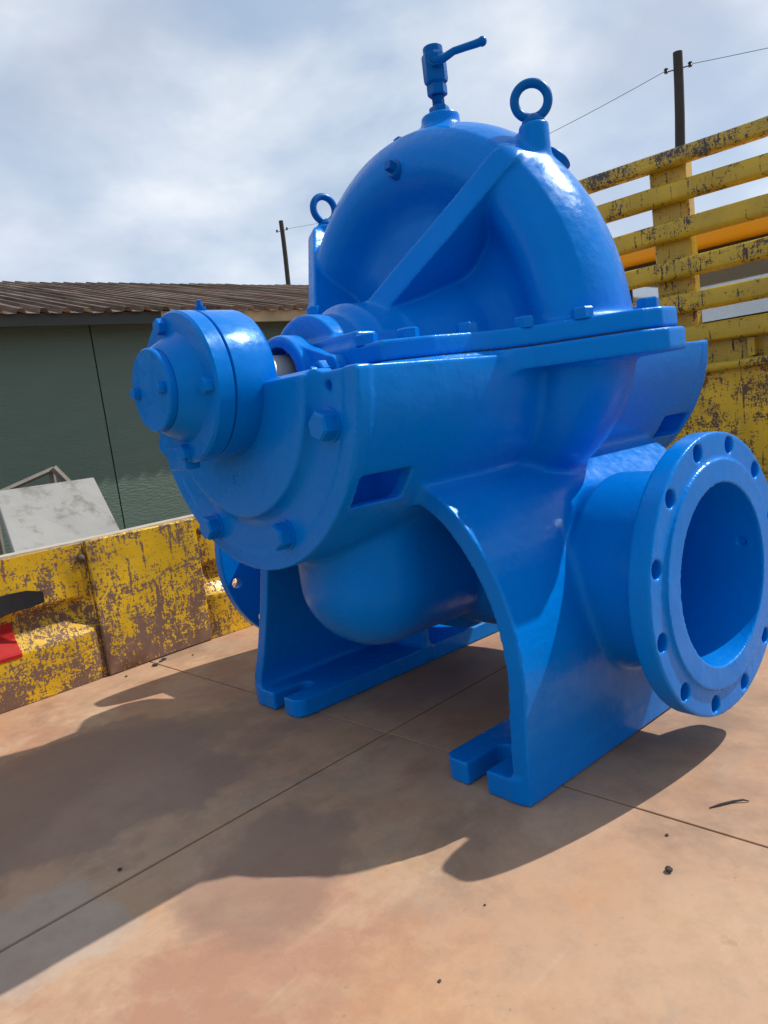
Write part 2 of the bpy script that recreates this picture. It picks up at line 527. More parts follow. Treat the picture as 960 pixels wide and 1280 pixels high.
def nets(name, v, lo, h, m, parent):
    v = np.ascontiguousarray(v, dtype=np.float32)
    ins = v < 0
    nx, ny, nz = v.shape
    cnt = np.zeros((nx - 1, ny - 1, nz - 1), np.uint8)
    for dx in (0, 1):
        for dy in (0, 1):
            for dz in (0, 1):
                cnt += ins[dx:nx - 1 + dx, dy:ny - 1 + dy, dz:nz - 1 + dz]
    act = (cnt > 0) & (cnt < 8)
    idx = np.full(act.shape, -1, np.int32)
    cells = np.argwhere(act)
    idx[act] = np.arange(len(cells), dtype=np.int32)
    acc = np.zeros((len(cells), 3), np.float64)
    num = np.zeros(len(cells))
    ci, cj, ck = cells.T
    corners = [(a, b, c) for a in (0, 1) for b in (0, 1) for c in (0, 1)]
    for a in corners:
        for ax in range(3):
            if a[ax]:
                continue
            b = list(a)
            b[ax] = 1
            va = v[ci + a[0], cj + a[1], ck + a[2]]
            vb = v[ci + b[0], cj + b[1], ck + b[2]]
            x = (va < 0) != (vb < 0)
            t = np.where(x, va / np.where(x, va - vb, 1), 0)
            p = np.tile(np.array(a, float), (len(cells), 1))
            p[:, ax] = t
            acc[x] += p[x]
            num[x] += 1
    co = (cells + acc / num[:, None]) * h + np.array(lo)
    quads = []
    for ax in range(3):
        o1, o2 = [(1, 2), (2, 0), (0, 1)][ax]
        sl0 = [slice(None)] * 3
        sl1 = [slice(None)] * 3
        sl0[ax] = slice(0, -1)
        sl1[ax] = slice(1, None)
        A, B = ins[tuple(sl0)], ins[tuple(sl1)]
        e = np.argwhere(A != B)
        ok = np.ones(len(e), bool)
        for o in (o1, o2):
            ok &= (e[:, o] > 0) & (e[:, o] < v.shape[o] - 1)
        e = e[ok]
        flip = A[tuple(e.T)]
        def cell(d1, d2):
            q = e.copy()
            q[:, o1] += d1
            q[:, o2] += d2
            return idx[tuple(q.T)]
        q = np.stack([cell(-1, -1), cell(0, -1), cell(0, 0), cell(-1, 0)], 1)
        q[~flip] = q[~flip][:, ::-1]
        quads.append(q)
    q = np.concatenate(quads)
    q = q[(q >= 0).all(1)]
    me = bpy.data.meshes.new(name)
    me.vertices.add(len(co))
    me.vertices.foreach_set('co', co.astype(np.float32).ravel())
    me.loops.add(q.size)
    me.loops.foreach_set('vertex_index', q.astype(np.int32).ravel())
    me.polygons.add(len(q))
    me.polygons.foreach_set('loop_start', np.arange(0, q.size, 4, dtype=np.int32))
    me.update(calc_edges=True)
    me.validate()
    me.shade_smooth()
    return link(name, me, m, parent)

# ================================================================== setting
g = bmesh.new()
GZ = -1.15
s = 900
vs = [g.verts.new((x, y, GZ)) for x, y in ((-s, -s), (s, -s), (s, s), (-s, s))]
g.faces.new(vs)
tag(bm_obj('ground', g, ground_mat()), 'bare brown dirt of the yard beneath the truck', kind='structure')

# ================================================================== truck
truck = empty('flatbed_truck', (1.0, 1.15, GZ), 0, 'yellow flatbed truck with scratched side walls, slatted headboard and orange cab', 'truck')
TX, TY, TZ = 1.0, 1.15, GZ
def T(p):
    return (p[0] - TX, p[1] - TY, p[2] - TZ)
YW = 2.345      # inner face of the far side wall
XH = 3.4        # headboard plane
XB = -3.2       # tail end
YN = -0.09      # near edge of the bed
# bed: sub-frame and steel plates
bm = bmesh.new()
box(bm, T((XB, YN, -0.12)), T((XH + 0.15, YW + 0.07, -0.012)))
bed = bm_obj('bed_frame', bm, DARK, truck)
floor_root = bed
xs = [XB, -1.34, 1.1, XH]
ys = [YN, 1.203, YW]
for i in range(3):
    for j in range(2):
        bm = bmesh.new()
        gx = 0.0022
        v = box(bm, T((xs[i] + gx, ys[j] + gx, -0.010)), T((xs[i + 1] - gx, ys[j + 1] - gx, 0.0)))
        bevel_all(bm, 0.0007, 1)
        # the near plates sit a touch low at the long joint, as worn decking does
        for vv in bm.verts:
            wx, wy = vv.co.x + TX, vv.co.y + TY
            if i == 1 and j == 0:
                vv.co.z -= 0.0035 * max(0, (wy - 0.6) / 0.6) * max(0, (0.75 - wx)) 
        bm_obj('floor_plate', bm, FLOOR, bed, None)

# far side wall: pressed steel sections and flat cover plate
def wall_section(x0, x1, taper0, taper1, parent):
    """pressed dropside: upper face, set-back band sloping out to a ridge, lower face; the ribs run out to flat near each end."""
    prof = [(0.0, 0.443), (0.0, 0.283), (0.006, 0.276), (0.030, 0.262), (0.030, 0.236), (0.022, 0.200), (-0.012, 0.166), (-0.018, 0.158), (-0.018, 0.150), (-0.012, 0.020), (-0.012, 0.002)]
    flat = [(0.0 if z > 0.05 else -0.004, z) for y, z in prof]
    back = 0.055
    xsn = [x0] + ([x0 + 0.035] if taper0 else []) + list(np.linspace(x0 + 0.1, x1 - 0.1, 10)) + ([x1 - 0.035] if taper1 else []) + [x1]
    bm = bmesh.new()
    rows = []
    for k, x in enumerate(xsn):
        p = flat if (taper0 and k == 0) or (taper1 and k == len(xsn) - 1) else prof
        if (taper1 and k == len(xsn) - 1) or (taper0 and k == 0):
            p = [(0.6 * a[0] + 0.4 * b[0] * 0.2 + (0.010 if 0.05 < a[1] < 0.27 else 0), a[1]) for a, b in zip(prof, flat)] if False else flat
        ring = [bm.verts.new(T((x + random.uniform(-.001, .001), YW + a + random.uniform(-0.0012, 0.0012), z))) for a, z in p]
        ring += [bm.verts.new(T((x, YW + back, 0.002))), bm.verts.new(T((x, YW + back, 0.443)))]
        rows.append(ring)
    n = len(rows[0])
    for a, b in zip(rows, rows[1:]):
        for i in range(n):
            j = (i + 1) % n
            bm.faces.new((a[i], a[j], b[j], b[i]))
    bm.faces.new(rows[0][::-1])
    bm.faces.new(rows[-1])
    return bm_obj('pressed_panel', bm, YEL, parent, 32)
side = box_obj('side_wall', T((XB, YW + 0.058, 0.0)), T((XH, YW + 0.075, 0.44)), YEL, truck)
tag(side, 'scratched yellow pressed steel side wall with rust showing through')
wall_section(-1.6, 0.955, False, True, side)
wall_section(1.35, XH - 0.02, True, False, side)
bm = bmesh.new()
box(bm, T((0.957, YW - 0.016, 0.002)), T((1.348, YW + 0.04, 0.447)))
bevel_all(bm, 0.003, 1)
bmesh.ops.subdivide_edges(bm, edges=[e for e in bm.edges if e.calc_length() > 0.2], cuts=7, use_grid_fill=True)
for v in bm.verts:
    v.co.y += 0.004 * math.sin(v.co.x * 9 + v.co.z * 5) + random.uniform(-.0008, .0008)
tag(bm_obj('cover_plate', bm, YELP, side, 40), 'flat scratched plate with bare rusty edges')
# pale strip on top
bm = bmesh.new()
n = 26
rows = []
for k in range(n + 1):
    x = -1.6 + (XH + 1.6) * k / n
    e = random.uniform(-0.004, 0.004)
    rows.append([bm.verts.new(T((x, YW + a, z + e * 0.6))) for a, z in ((0.016 + e, 0.4445), (0.016 + e, 0.451), (0.068, 0.452), (0.068, 0.4445))])
for a, b in zip(rows, rows[1:]):
    for i in range(4):
        bm.faces.new((a[i], a[(i + 1) % 4], b[(i + 1) % 4], b[i]))
bm.faces.new(rows[0][::-1]); bm.faces.new(rows[-1])
bm_obj('top_strip', bm, CAPM, side)
# rivets beside the plate joints
riv = bpy.data.meshes.new('rivet')
bm = lathe_bm([(0, 0.014), (-0.006, 0.0135), (-0.012, 0.009), (-0.014, 0.0)], 16, 'Y')
bmesh.ops.recalc_face_normals(bm, faces=bm.faces)
bm.to_mesh(riv); bm.free(); riv.shade_smooth()
for x, z in ((0.938, 0.396), (1.372, 0.396)):
    o = link('rivet', riv, RUSTY, side)
    o.location = T((x, YW + 0.001, z))
# rubber flap and red reflector
bm = bmesh.new()
cols = []
nn = 12
for k in range(nn + 1):
    x = 0.30 + 0.495 * k / nn
    lift = 0.0 if k < nn - 2 else 0.012 * (k - nn + 2)
    top = 0.340 - (0.012 if k == nn else 0)
    bot = 0.282 + 0.012 * math.sin(k * 1.3) * 0.4 + (0.012 if k == nn else 0)
    cols.append([bm.verts.new(T((x, YW - 0.003 - lift, z))) for z in (top, (top + bot) / 2, bot)] + [bm.verts.new(T((x, YW - 0.009 - lift, z))) for z in (bot, (top + bot) / 2, top)])
for a, b in zip(cols, cols[1:]):
    for i in range(6):
        bm.faces.new((a[i], a[(i + 1) % 6], b[(i + 1) % 6], b[i]))
bm.faces.new(cols[0][::-1]); bm.faces.new(cols[-1])
tag(bm_obj('rubber_strip', bm, BLACK, side, 50), 'torn black rubber strip')
bm = bmesh.new()
rows = []
for x in (0.45, 0.708):
    rows.append([bm.verts.new(T((x, YW + a, z))) for a, z in ((0.0265, 0.250), (0.0255, 0.238), (0.0165, 0.201), (-0.0160, 0.166), (-0.0205, 0.159), (-0.0200, 0.148))])
for i in range(5):
    bm.faces.new((rows[0][i], rows[0][i + 1], rows[1][i + 1], rows[1][i]))
bmesh.ops.solidify(bm, geom=list(bm.faces), thickness=0.001)
tag(bm_obj('reflector_tape', bm, RED, side), 'red reflector tape')

# headboard
head = box_obj('headboard', T((XH + 0.012, YN, 0.0)), T((XH + 0.03, YW + 0.05, 0.738)), YSHEET, truck)
tag(head, 'yellow slatted headboard above a rusty sheet')
def hrail(z0, z1, m, depth=0.075, x=XH):
    bm = bmesh.new()
    box(bm, T((x - depth / 2, YN, z0)), T((x + depth / 2, YW + 0.05, z1)))
    bevel_all(bm, 0.018, 3)
    bmesh.ops.subdivide_edges(bm, edges=[e for e in bm.edges if abs(e.verts[0].co.y - e.verts[1].co.y) > 1.5], cuts=14)
    for v in bm.verts:
        v.co.z += 0.004 * math.sin(v.co.y * 3.1 + z0 * 30) + random.uniform(-.0006, .0006)
    return bm_obj('rail', bm, m, head, 35)
hrail(1.630, 1.694, YTOP, 0.08)
for z1 in (1.555, 1.397, 1.235, 1.083, 0.932):
    hrail(z1 - 0.082, z1, YRAIL)
hrail(0.722, 0.762, YRAIL, 0.07)
box_obj('back_panel', T((XH + 0.040, YN, 0.739)), T((XH + 0.050, YW + 0.05, 0.868)), YRAIL, head)
for y0 in (1.36, 2.2, -0.06):
    o = box_obj('post', T((XH + 0.0405, y0, 0.10)), T((XH + 0.11, y0 + 0.17, 1.675)), YRAIL, head, 0.008, 1)
for k in range(7):
    y0 = YN + 0.12 + k * 0.36
    box_obj('stiffener', T((XH - 0.006, y0, 0.770)), T((XH + 0.0395, y0 + 0.028, 0.845)), YRAIL, head)

# cab beyond the headboard
cab = empty('cab', T((4.6, 1.15, GZ)), 0)
cab.parent = truck
def K(p):
    return (p[0] - 4.6, p[1] - 1.15, p[2] - GZ)
X0, X1, Y0, Y1 = 3.876, 5.50, 0.05, 2.25
WZ0, WZ1 = 0.963, 1.323
bm = bmesh.new()
box(bm, K((X0 - 0.01, Y0, WZ1)), K((X1, Y1, 1.475)))
bevel_all(bm, 0.03, 3)
bm_obj('roof', bm, ORANGE, cab, 40)
box_obj('rear_panel', K((X0, Y0, 0.05)), K((X0 + 0.04, Y1, WZ0 - 0.012)), ORANGE, cab, 0.008, 1)
box_obj('front_panel', K((X1 - 0.04, Y0, -0.2)), K((X1, Y1, 0.80)), ORANGE, cab, 0.008, 1)
for y in (Y0, Y1 - 0.04):
    box_obj('door', K((X0 + 0.045, y, -0.2)), K((X1 - 0.045, y + 0.04, 0.80)), ORANGE, cab, 0.008, 1)
for x in (X0, X1 - 0.07):
    for y in (Y0, Y1 - 0.08):
        box_obj('pillar', K((x + .002, y + .002, 0.805 if x > X0 else WZ0 - .01)), K((x + 0.068, y + 0.078, WZ1 + 0.005)), ORANGE, cab)
for (ya, yb) in ((0.40, 1.55), (1.62, 1.88), (1.95, 2.14)):
    fr = box_obj('window', K((X0 + 0.018, ya, WZ0 + 0.012)), K((X0 + 0.022, yb, WZ1 - 0.012)), GLASS, cab)
    for a, b_ in (((ya - .014, WZ0 - .010), (yb + .014, WZ0 + .010)), ((ya - .014, WZ1 - .022), (yb + .014, WZ1 - .002)), ((ya - .014, WZ0 + .0105), (ya + .006, WZ1 - .0225)), ((yb - .006, WZ0 + .0105), (yb + .014, WZ1 - .0225))):
        box_obj('gasket', K((X0 + 0.006, a[0], a[1])), K((X0 + 0.034, b_[0], b_[1])), BLACK, cab)
box_obj('headlining', K((X0 + 0.03, Y0 + 0.08, WZ1 - 0.012)), K((X1 - 0.08, Y1 - 0.08, WZ1 - 0.001)), DARK, cab)
box_obj('windscreen', K((X1 - 0.03, Y0 + 0.09, 0.81)), K((X1 - 0.025, Y1 - 0.09, WZ1 - 0.005)), GLASS, cab)
box_obj('seat_back', K((X0 + 0.25, 0.35, 0.1)), K((X0 + 0.4, 0.85, 0.86)), DARK, cab, 0.04, 3)
box_obj('seat_back', K((X0 + 0.25, 1.3, 0.1)), K((X0 + 0.4, 1.95, 0.86)), DARK, cab, 0.04, 3)
box_obj('chassis', T((XB + 0.1, 0.75, -0.42)), T((5.3, 1.55, -0.125)), RUSTY, truck)
for x in (-2.0, 4.6):
    for y in (0.02, 1.95):
        bm = lathe_bm([(-0.13, 0.0), (-0.13, 0.26), (-0.12, 0.30), (-0.115, 0.46), (-0.07, 0.50), (0.07, 0.50), (0.115, 0.46), (0.12, 0.30), (0.13, 0.26), (0.13, 0.0)], 40, 'Y')
        o = bm_obj('wheel', bm, TYRE, truck, 35)
        o.location = T((x, y + 0.15, GZ + 0.5))
for y in (0.1, 2.0):
    box_obj('axle_block', T((4.5, y + 0.1, -0.72)), T((4.7, y + 0.25, -0.16)), RUSTY, truck)
    box_obj('axle_block', T((-2.1, y + 0.1, -0.72)), T((-1.9, y + 0.25, -0.121)), RUSTY, truck)

# ================================================================== green shed
shed = empty('green_shed', (2.3, 6.5, GZ), R_(-5.5), 'low dark green shed with weathered corrugated roof behind the truck', 'shed')
def shed_box(name, a, b, m, parent=shed, bev=0):
    return box_obj(name, (a[0], a[1], a[2] - GZ), (b[0], b[1], b[2] - GZ), m, parent, bev)
SX0, SX1, SD = -5.0, 11.0, 7.0
EZ = 1.83
seams = [SX0, -2.0, 0.72, 3.4, 6.1, 8.8, SX1]
for a, b in zip(seams, seams[1:]):
    shed_box('wall_panel', (a + 0.006, 0, GZ - 0.02), (b - 0.006, 0.05, EZ + 0.05), GREEN)
shed_box('wall_core', (SX0, 0.052, GZ - 0.02), (SX1, SD, EZ - 0.05), DARK)
# roof: box-ribbed sheets, one rib after the other, each sheet a part
OV = 0.36
def roof_sheet(x0, nr, pitch, zoff, m):
    bm = bmesh.new()
    prof = []
    for k in range(nr):
        x = x0 + k * pitch
        prof += [(x, 0), (x + pitch * 0.50, 0), (x + pitch * 0.60, 0.042), (x + pitch * 0.85, 0.042), (x + pitch * 0.95, 0)]
    prof.append((x0 + nr * pitch + 0.02, 0))
    ylist = np.linspace(-OV, 5.2, 7)
    rows = []
    sag = random.uniform(-0.012, 0.012)
    for y in ylist:
        z = EZ + 0.03 + (y + OV) * 0.255 + zoff
        rows.append([bm.verts.new((x, y + sag, z - GZ + h + random.uniform(-.003, .003))) for x, h in prof])
    for a, b in zip(rows, rows[1:]):
        for i in range(len(a) - 1):
            bm.faces.new((a[i], a[i + 1], b[i + 1], b[i]))
    bmesh.ops.solidify(bm, geom=list(bm.faces), thickness=0.004)
    return bm_obj('roof_sheet', bm, m, shed)
x = SX0 - 0.2
k = 0
while x < SX1:
    roof_sheet(x, 5, 0.172, 0.006 * (k % 2), ROOF)
    x += 5 * 0.172
    k += 1
shed_box('fascia', (SX0 - 0.1, -OV + 0.05, EZ - 0.06), (1.25, -OV + 0.085, EZ + 0.041), FASCIA)
shed_box('fascia', (1.255, -OV + 0.045, EZ - 0.065), (3.3, -OV + 0.083, EZ + 0.041), FASCIAW)
shed_box('fascia', (3.305, -OV + 0.05, EZ - 0.06), (SX1, -OV + 0.085, EZ + 0.041), FASCIA)
shed_box('back_wall', (SX0, 5.0, EZ - 0.04), (SX1, 5.05, EZ + 1.30), DARK)
shed_box('purlin', (SX0, 0.06, EZ - 0.04), (SX1, 0.14, EZ + 0.120), DARK)

# ================================================================== board on its stand, timber frame
board = empty('weathered_board', (1.25, 3.3, GZ), 0, 'stained off-white board propped on a slant behind the truck side wall', 'board')
pts = [(1.081, 3.5, 0.609), (1.532, 3.5, 0.604), (1.46, 3.04, 0.19), (0.985, 3.04, 0.24)]
nrm = (Vector(pts[1]) - Vector(pts[0])).cross(Vector(pts[3]) - Vector(pts[0])).normalized()
if nrm.z < 0:
    nrm = -nrm
bm = bmesh.new()
tv = [bm.verts.new(Vector(p) - Vector((1.25, 3.3, GZ))) for p in pts]
bv = [bm.verts.new(Vector(p) - nrm * 0.03 - Vector((1.25, 3.3, GZ))) for p in pts]
bm.faces.new(tv); bm.faces.new(bv[::-1])
for i in range(4):
    bm.faces.new((tv[i], bv[i], bv[(i + 1) % 4], tv[(i + 1) % 4]))
bevel_all(bm, 0.004, 1)
bm_obj('panel', bm, SLAB, board)
bm = bmesh.new()
A, B_, C_, D_ = [Vector(p) - Vector((1.25, 3.3, GZ)) for p in pts]
def lerp(t):
    return A.lerp(D_, t), B_.lerp(C_, t)
a0, b0 = lerp(0.68); a1, b1 = lerp(1.0)
off = nrm * 0.0025
top = [bm.verts.new(p + off) for p in (a0, b0, b1, a1)]
bot = [bm.verts.new(p + nrm * 0.0004) for p in (a0, b0, b1, a1)]
bm.faces.new(top)
for i in range(4):
    bm.faces.new((top[i], bot[i], bot[(i + 1) % 4], top[(i + 1) % 4]))
bm_obj('lower_strip', bm, CAPM if False else SLAB, board)
for px, py, pz in ((1.13, 3.47, 0.55), (1.49, 3.47, 0.55), (1.03, 3.10, 0.23), (1.42, 3.10, 0.20)):
    box_obj('leg', (px - 1.25 - .02, py - 3.3 - .02, 0), (px - 1.25 + .02, py - 3.3 + .02, pz - GZ), RUSTY, board)
frame = empty('timber_frame', (1.35, 3.66, GZ), 0, 'small grey timber frame standing behind the stained board', 'frame')
def bar(a, b, wd, name, parent, org, m):
    bm = tube_bm([Vector(a) - Vector(org), Vector(b) - Vector(org)], wd, 4)
    return bm_obj(name, bm, m, parent)
fo = (1.35, 3.66, GZ)
bar((1.10, 3.66, 0.575), (1.415, 3.66, 0.665), 0.013, 'rail', frame, fo, TIMBER)
bar((1.405, 3.64, 0.672), (1.49, 3.62, 0.54), 0.018, 'brace', frame, fo, TIMBER)
bar((1.12, 3.68, -1.15), (1.12, 3.68, 0.575), 0.016, 'post', frame, fo, TIMBER)
bar((1.41, 3.68, -1.15), (1.41, 3.68, 0.665), 0.016, 'post', frame, fo, TIMBER)

# ================================================================== utility poles and wire
def pole(base, top, r, label):
    b = Vector((base[0], base[1], GZ))
    e = empty('utility_pole', b, 0, label, 'pole', 'tarred utility poles')
    t_ = Vector(top) - b
    n = 14
    path = [t_ * (k / n) + Vector((math.sin(k * 1.1) * r * 0.14, math.cos(k * 0.8) * r * 0.1, 0)) for k in range(n + 1)]
    bm_obj('shaft', tube_bm(path, [r * (1.15 - 0.3 * k / n) for k in range(n + 1)], 16), POLE, e, 50)
    return e, t_
def along(d, D, z_from=0.725):
    return (d[0] * D, d[1] * D, z_from + d[2] * D)
D1 = 17.0
p1 = along((0.92981212, 0.36803453, 0.36864231), D1)
pb1 = along((0.9215, 0.3885, 0.0), D1)
e1, t1 = pole(pb1, p1, 0.105, 'dark timber pole with wires rising behind the yellow headboard')
D2 = 30.0
p2 = along((0.63857672, 0.76955816, 0.26099672), D2)
pb2 = along((0.6335, 0.7738, 0.0), D2)
e2, t2 = pole(pb2, p2, 0.10, 'dark timber pole standing beyond the ridge of the shed')
for e, t_, sgn in ((e1, t1, 1), (e2, t2, 1)):
    for dy in (-0.22, 0.22):
        dv = Vector((0.38, -0.93, 0)) * dy
        bm = lathe_bm([(-0.05, 0), (-0.05, 0.03), (-0.02, 0.045), (0.0, 0.03), (0.03, 0.045), (0.05, 0.02), (0.06, 0)], 12, 'Z')
        o = bm_obj('insulator', bm, PORC, e, 60)
        o.location = t_ * 0.965 + dv
        bm_obj('bracket', tube_bm([t_ * 0.962, t_ * 0.962 + dv], 0.012, 6), PORC, e)
def wire(a, b, sag, label):
    a, b = Vector(a), Vector(b)
    n = 24
    path = []
    for k in range(n + 1):
        t_ = k / n
        p = a.lerp(b, t_)
        p.z -= sag * 4 * t_ * (1 - t_)
        path.append(p)
    o = bm_obj('overhead_wire', tube_bm(path, 0.006, 5), WIRE)
    tag(o, label, 'wire', 'overhead wires')
at1 = Vector((pb1[0], pb1[1], GZ)) + t1 * 0.965
at2 = Vector((pb2[0], pb2[1], GZ)) + t2 * 0.965
wire(at1 + Vector((-0.09, 0.21, 0)), at2 + Vector((0.09, -0.21, 0)), 0.5, 'thin wire strung between the two timber poles')
wire(at1 + Vector((0.09, -0.21, 0)), (20.0, -9.0, 6.0), 0.3, 'thin wire running from the pole away over the headboard')

# ================================================================== pump
ZS = 0.818          # shaft height
SP = 0.817          # split plane
pump = empty('split_case_pump', PUMP_AT, PUMP_YAW, 'large glossy blue split-case water pump standing on the truck bed', 'pump')
HVOX = 0.0041
def spiral(Y, Z):
    th = np.arctan2(Z - ZS, -Y)
    return 0.481 + np.sin(th) ** 2 * np.where(th > 0, 0.061, -0.15)
outline_half = [(-0.455, -0.27), (-0.36, -0.315), (-0.23, -0.345), (-0.17, -0.385), (-0.105, -0.495), (-0.065, -0.56), (-0.03, -0.582), (0.03, -0.582), (0.065, -0.56), (0.105, -0.495), (0.17, -0.385), (0.23, -0.345), (0.36, -0.315), (0.455, -0.27)]
outline = outline_half + [(-x, -y) for x, y in outline_half]

def volute(X, Y, Z):
    r = np.sqrt(Y ** 2 + (Z - ZS) ** 2)
    Rv = spiral(Y, Z)
    # broad rounded rim standing proud of a thin side web
    tube = (np.sqrt(((r - (Rv - 0.088)) / 0.088) ** 2 + (X / 0.116) ** 2) - 1) * 0.1
    web = np.maximum(np.abs(X) - 0.052, r - (Rv - 0.05))
    return smin(tube, web, 0.05), r

def upper_casing():
    lo, hi, h = (-0.49, -0.62, SP - 0.02), (0.49, 0.66, 1.42), HVOX
    X, Y, Z = grid(lo, hi, h)
    d, r = volute(X, Y, Z)
    ax = np.abs(X)
    # hub cone and stuffing-box barrel
    cone = np.maximum(r - (0.235 - 0.45 * (ax - 0.05)), ax - 0.23) * 0.9
    d = smin(d, cone, 0.04)
    barrel = cyl(r, ax, -0.3, 0.428, 0.128, 0.008)
    d = smin(d, barrel, 0.03)
    barrel2 = cyl(r, ax, -0.3, 0.335, 0.150, 0.02)
    d = smin(d, barrel2, 0.03)
    # raised pad round the stuffing box
    d = smin(d, rbox(ax, Y, Z, (0.355, 0, SP + 0.02), (0.085, 0.19, 0.048), 0.008), 0.012)
    # flange plate
    p2 = polygon2(X[:, :, 0], Y[:, :, 0], outline)[:, :, None] + 0.012
    q = np.abs(Z - (SP + 0.0185)) - 0.0185 + 0.012 * 0.35
    pl = np.sqrt(np.maximum(p2, 0) ** 2 + np.maximum(q, 0) ** 2) + np.minimum(np.maximum(p2, q), 0) - 0.006
    pl = np.maximum(pl, p2 - 0.010)
    d = smin(d, pl, 0.022)
    # lifting ribs and eye-bolt bosses
    # radial ribs on the side webs: (y, z) line, front edge running out from xa to xb, half thickness
    for (y1, z1, y2, z2, xa, xb, ht, sg) in ((-0.333, 1.220, -0.040, 0.935, 0.090, 0.275, 0.028, -1),
                                             (-0.333, 1.220, -0.040, 0.935, 0.030, 0.272, 0.024, 1),
                                             (0.412, 1.262, 0.160, 0.858, 0.040, 0.290, 0.019, -1),
                                             (0.412, 1.240, 0.160, 0.858, 0.030, 0.290, 0.019, 1)):
        L_ = math.hypot(y2 - y1, z2 - z1)
        wy, wz = (y2 - y1) / L_, (z2 - z1) / L_
        ss = (Y - y1) * wy + (Z - z1) * wz
        cc_ = np.abs(-(Y - y1) * wz + (Z - z1) * wy)
        k_ = (xb - xa) / L_
        front = (X * sg - (xa + k_ * ss)) / math.sqrt(1 + k_ * k_)
        rib = smax(np.maximum(np.maximum(cc_ - ht, front), ss - L_ - 0.03), np.maximum(0.012 - ss, -X * sg), 0.03)
        d = smin(d, rib, 0.008)
    for by, bz0, btop in ((-0.316, 1.10, 1.270), (0.394, 1.08, 1.256)):
        rb = np.sqrt(X ** 2 + (Y - by) ** 2)
        d = smin(d, cyl(rb, Z, bz0, btop, 0.0305, 0.005), 0.012)
    # boss for the air valve and plug bosses
    rb = np.sqrt(X ** 2 + (Y + 0.066) ** 2)
    d = smin(d, cyl(rb, Z, 1.27, 1.378, 0.044, 0.006), 0.015)
    d = np.maximum(d, SP + 0.001 - Z)
    return nets('upper_casing', d, lo, h, BLUE, pump)

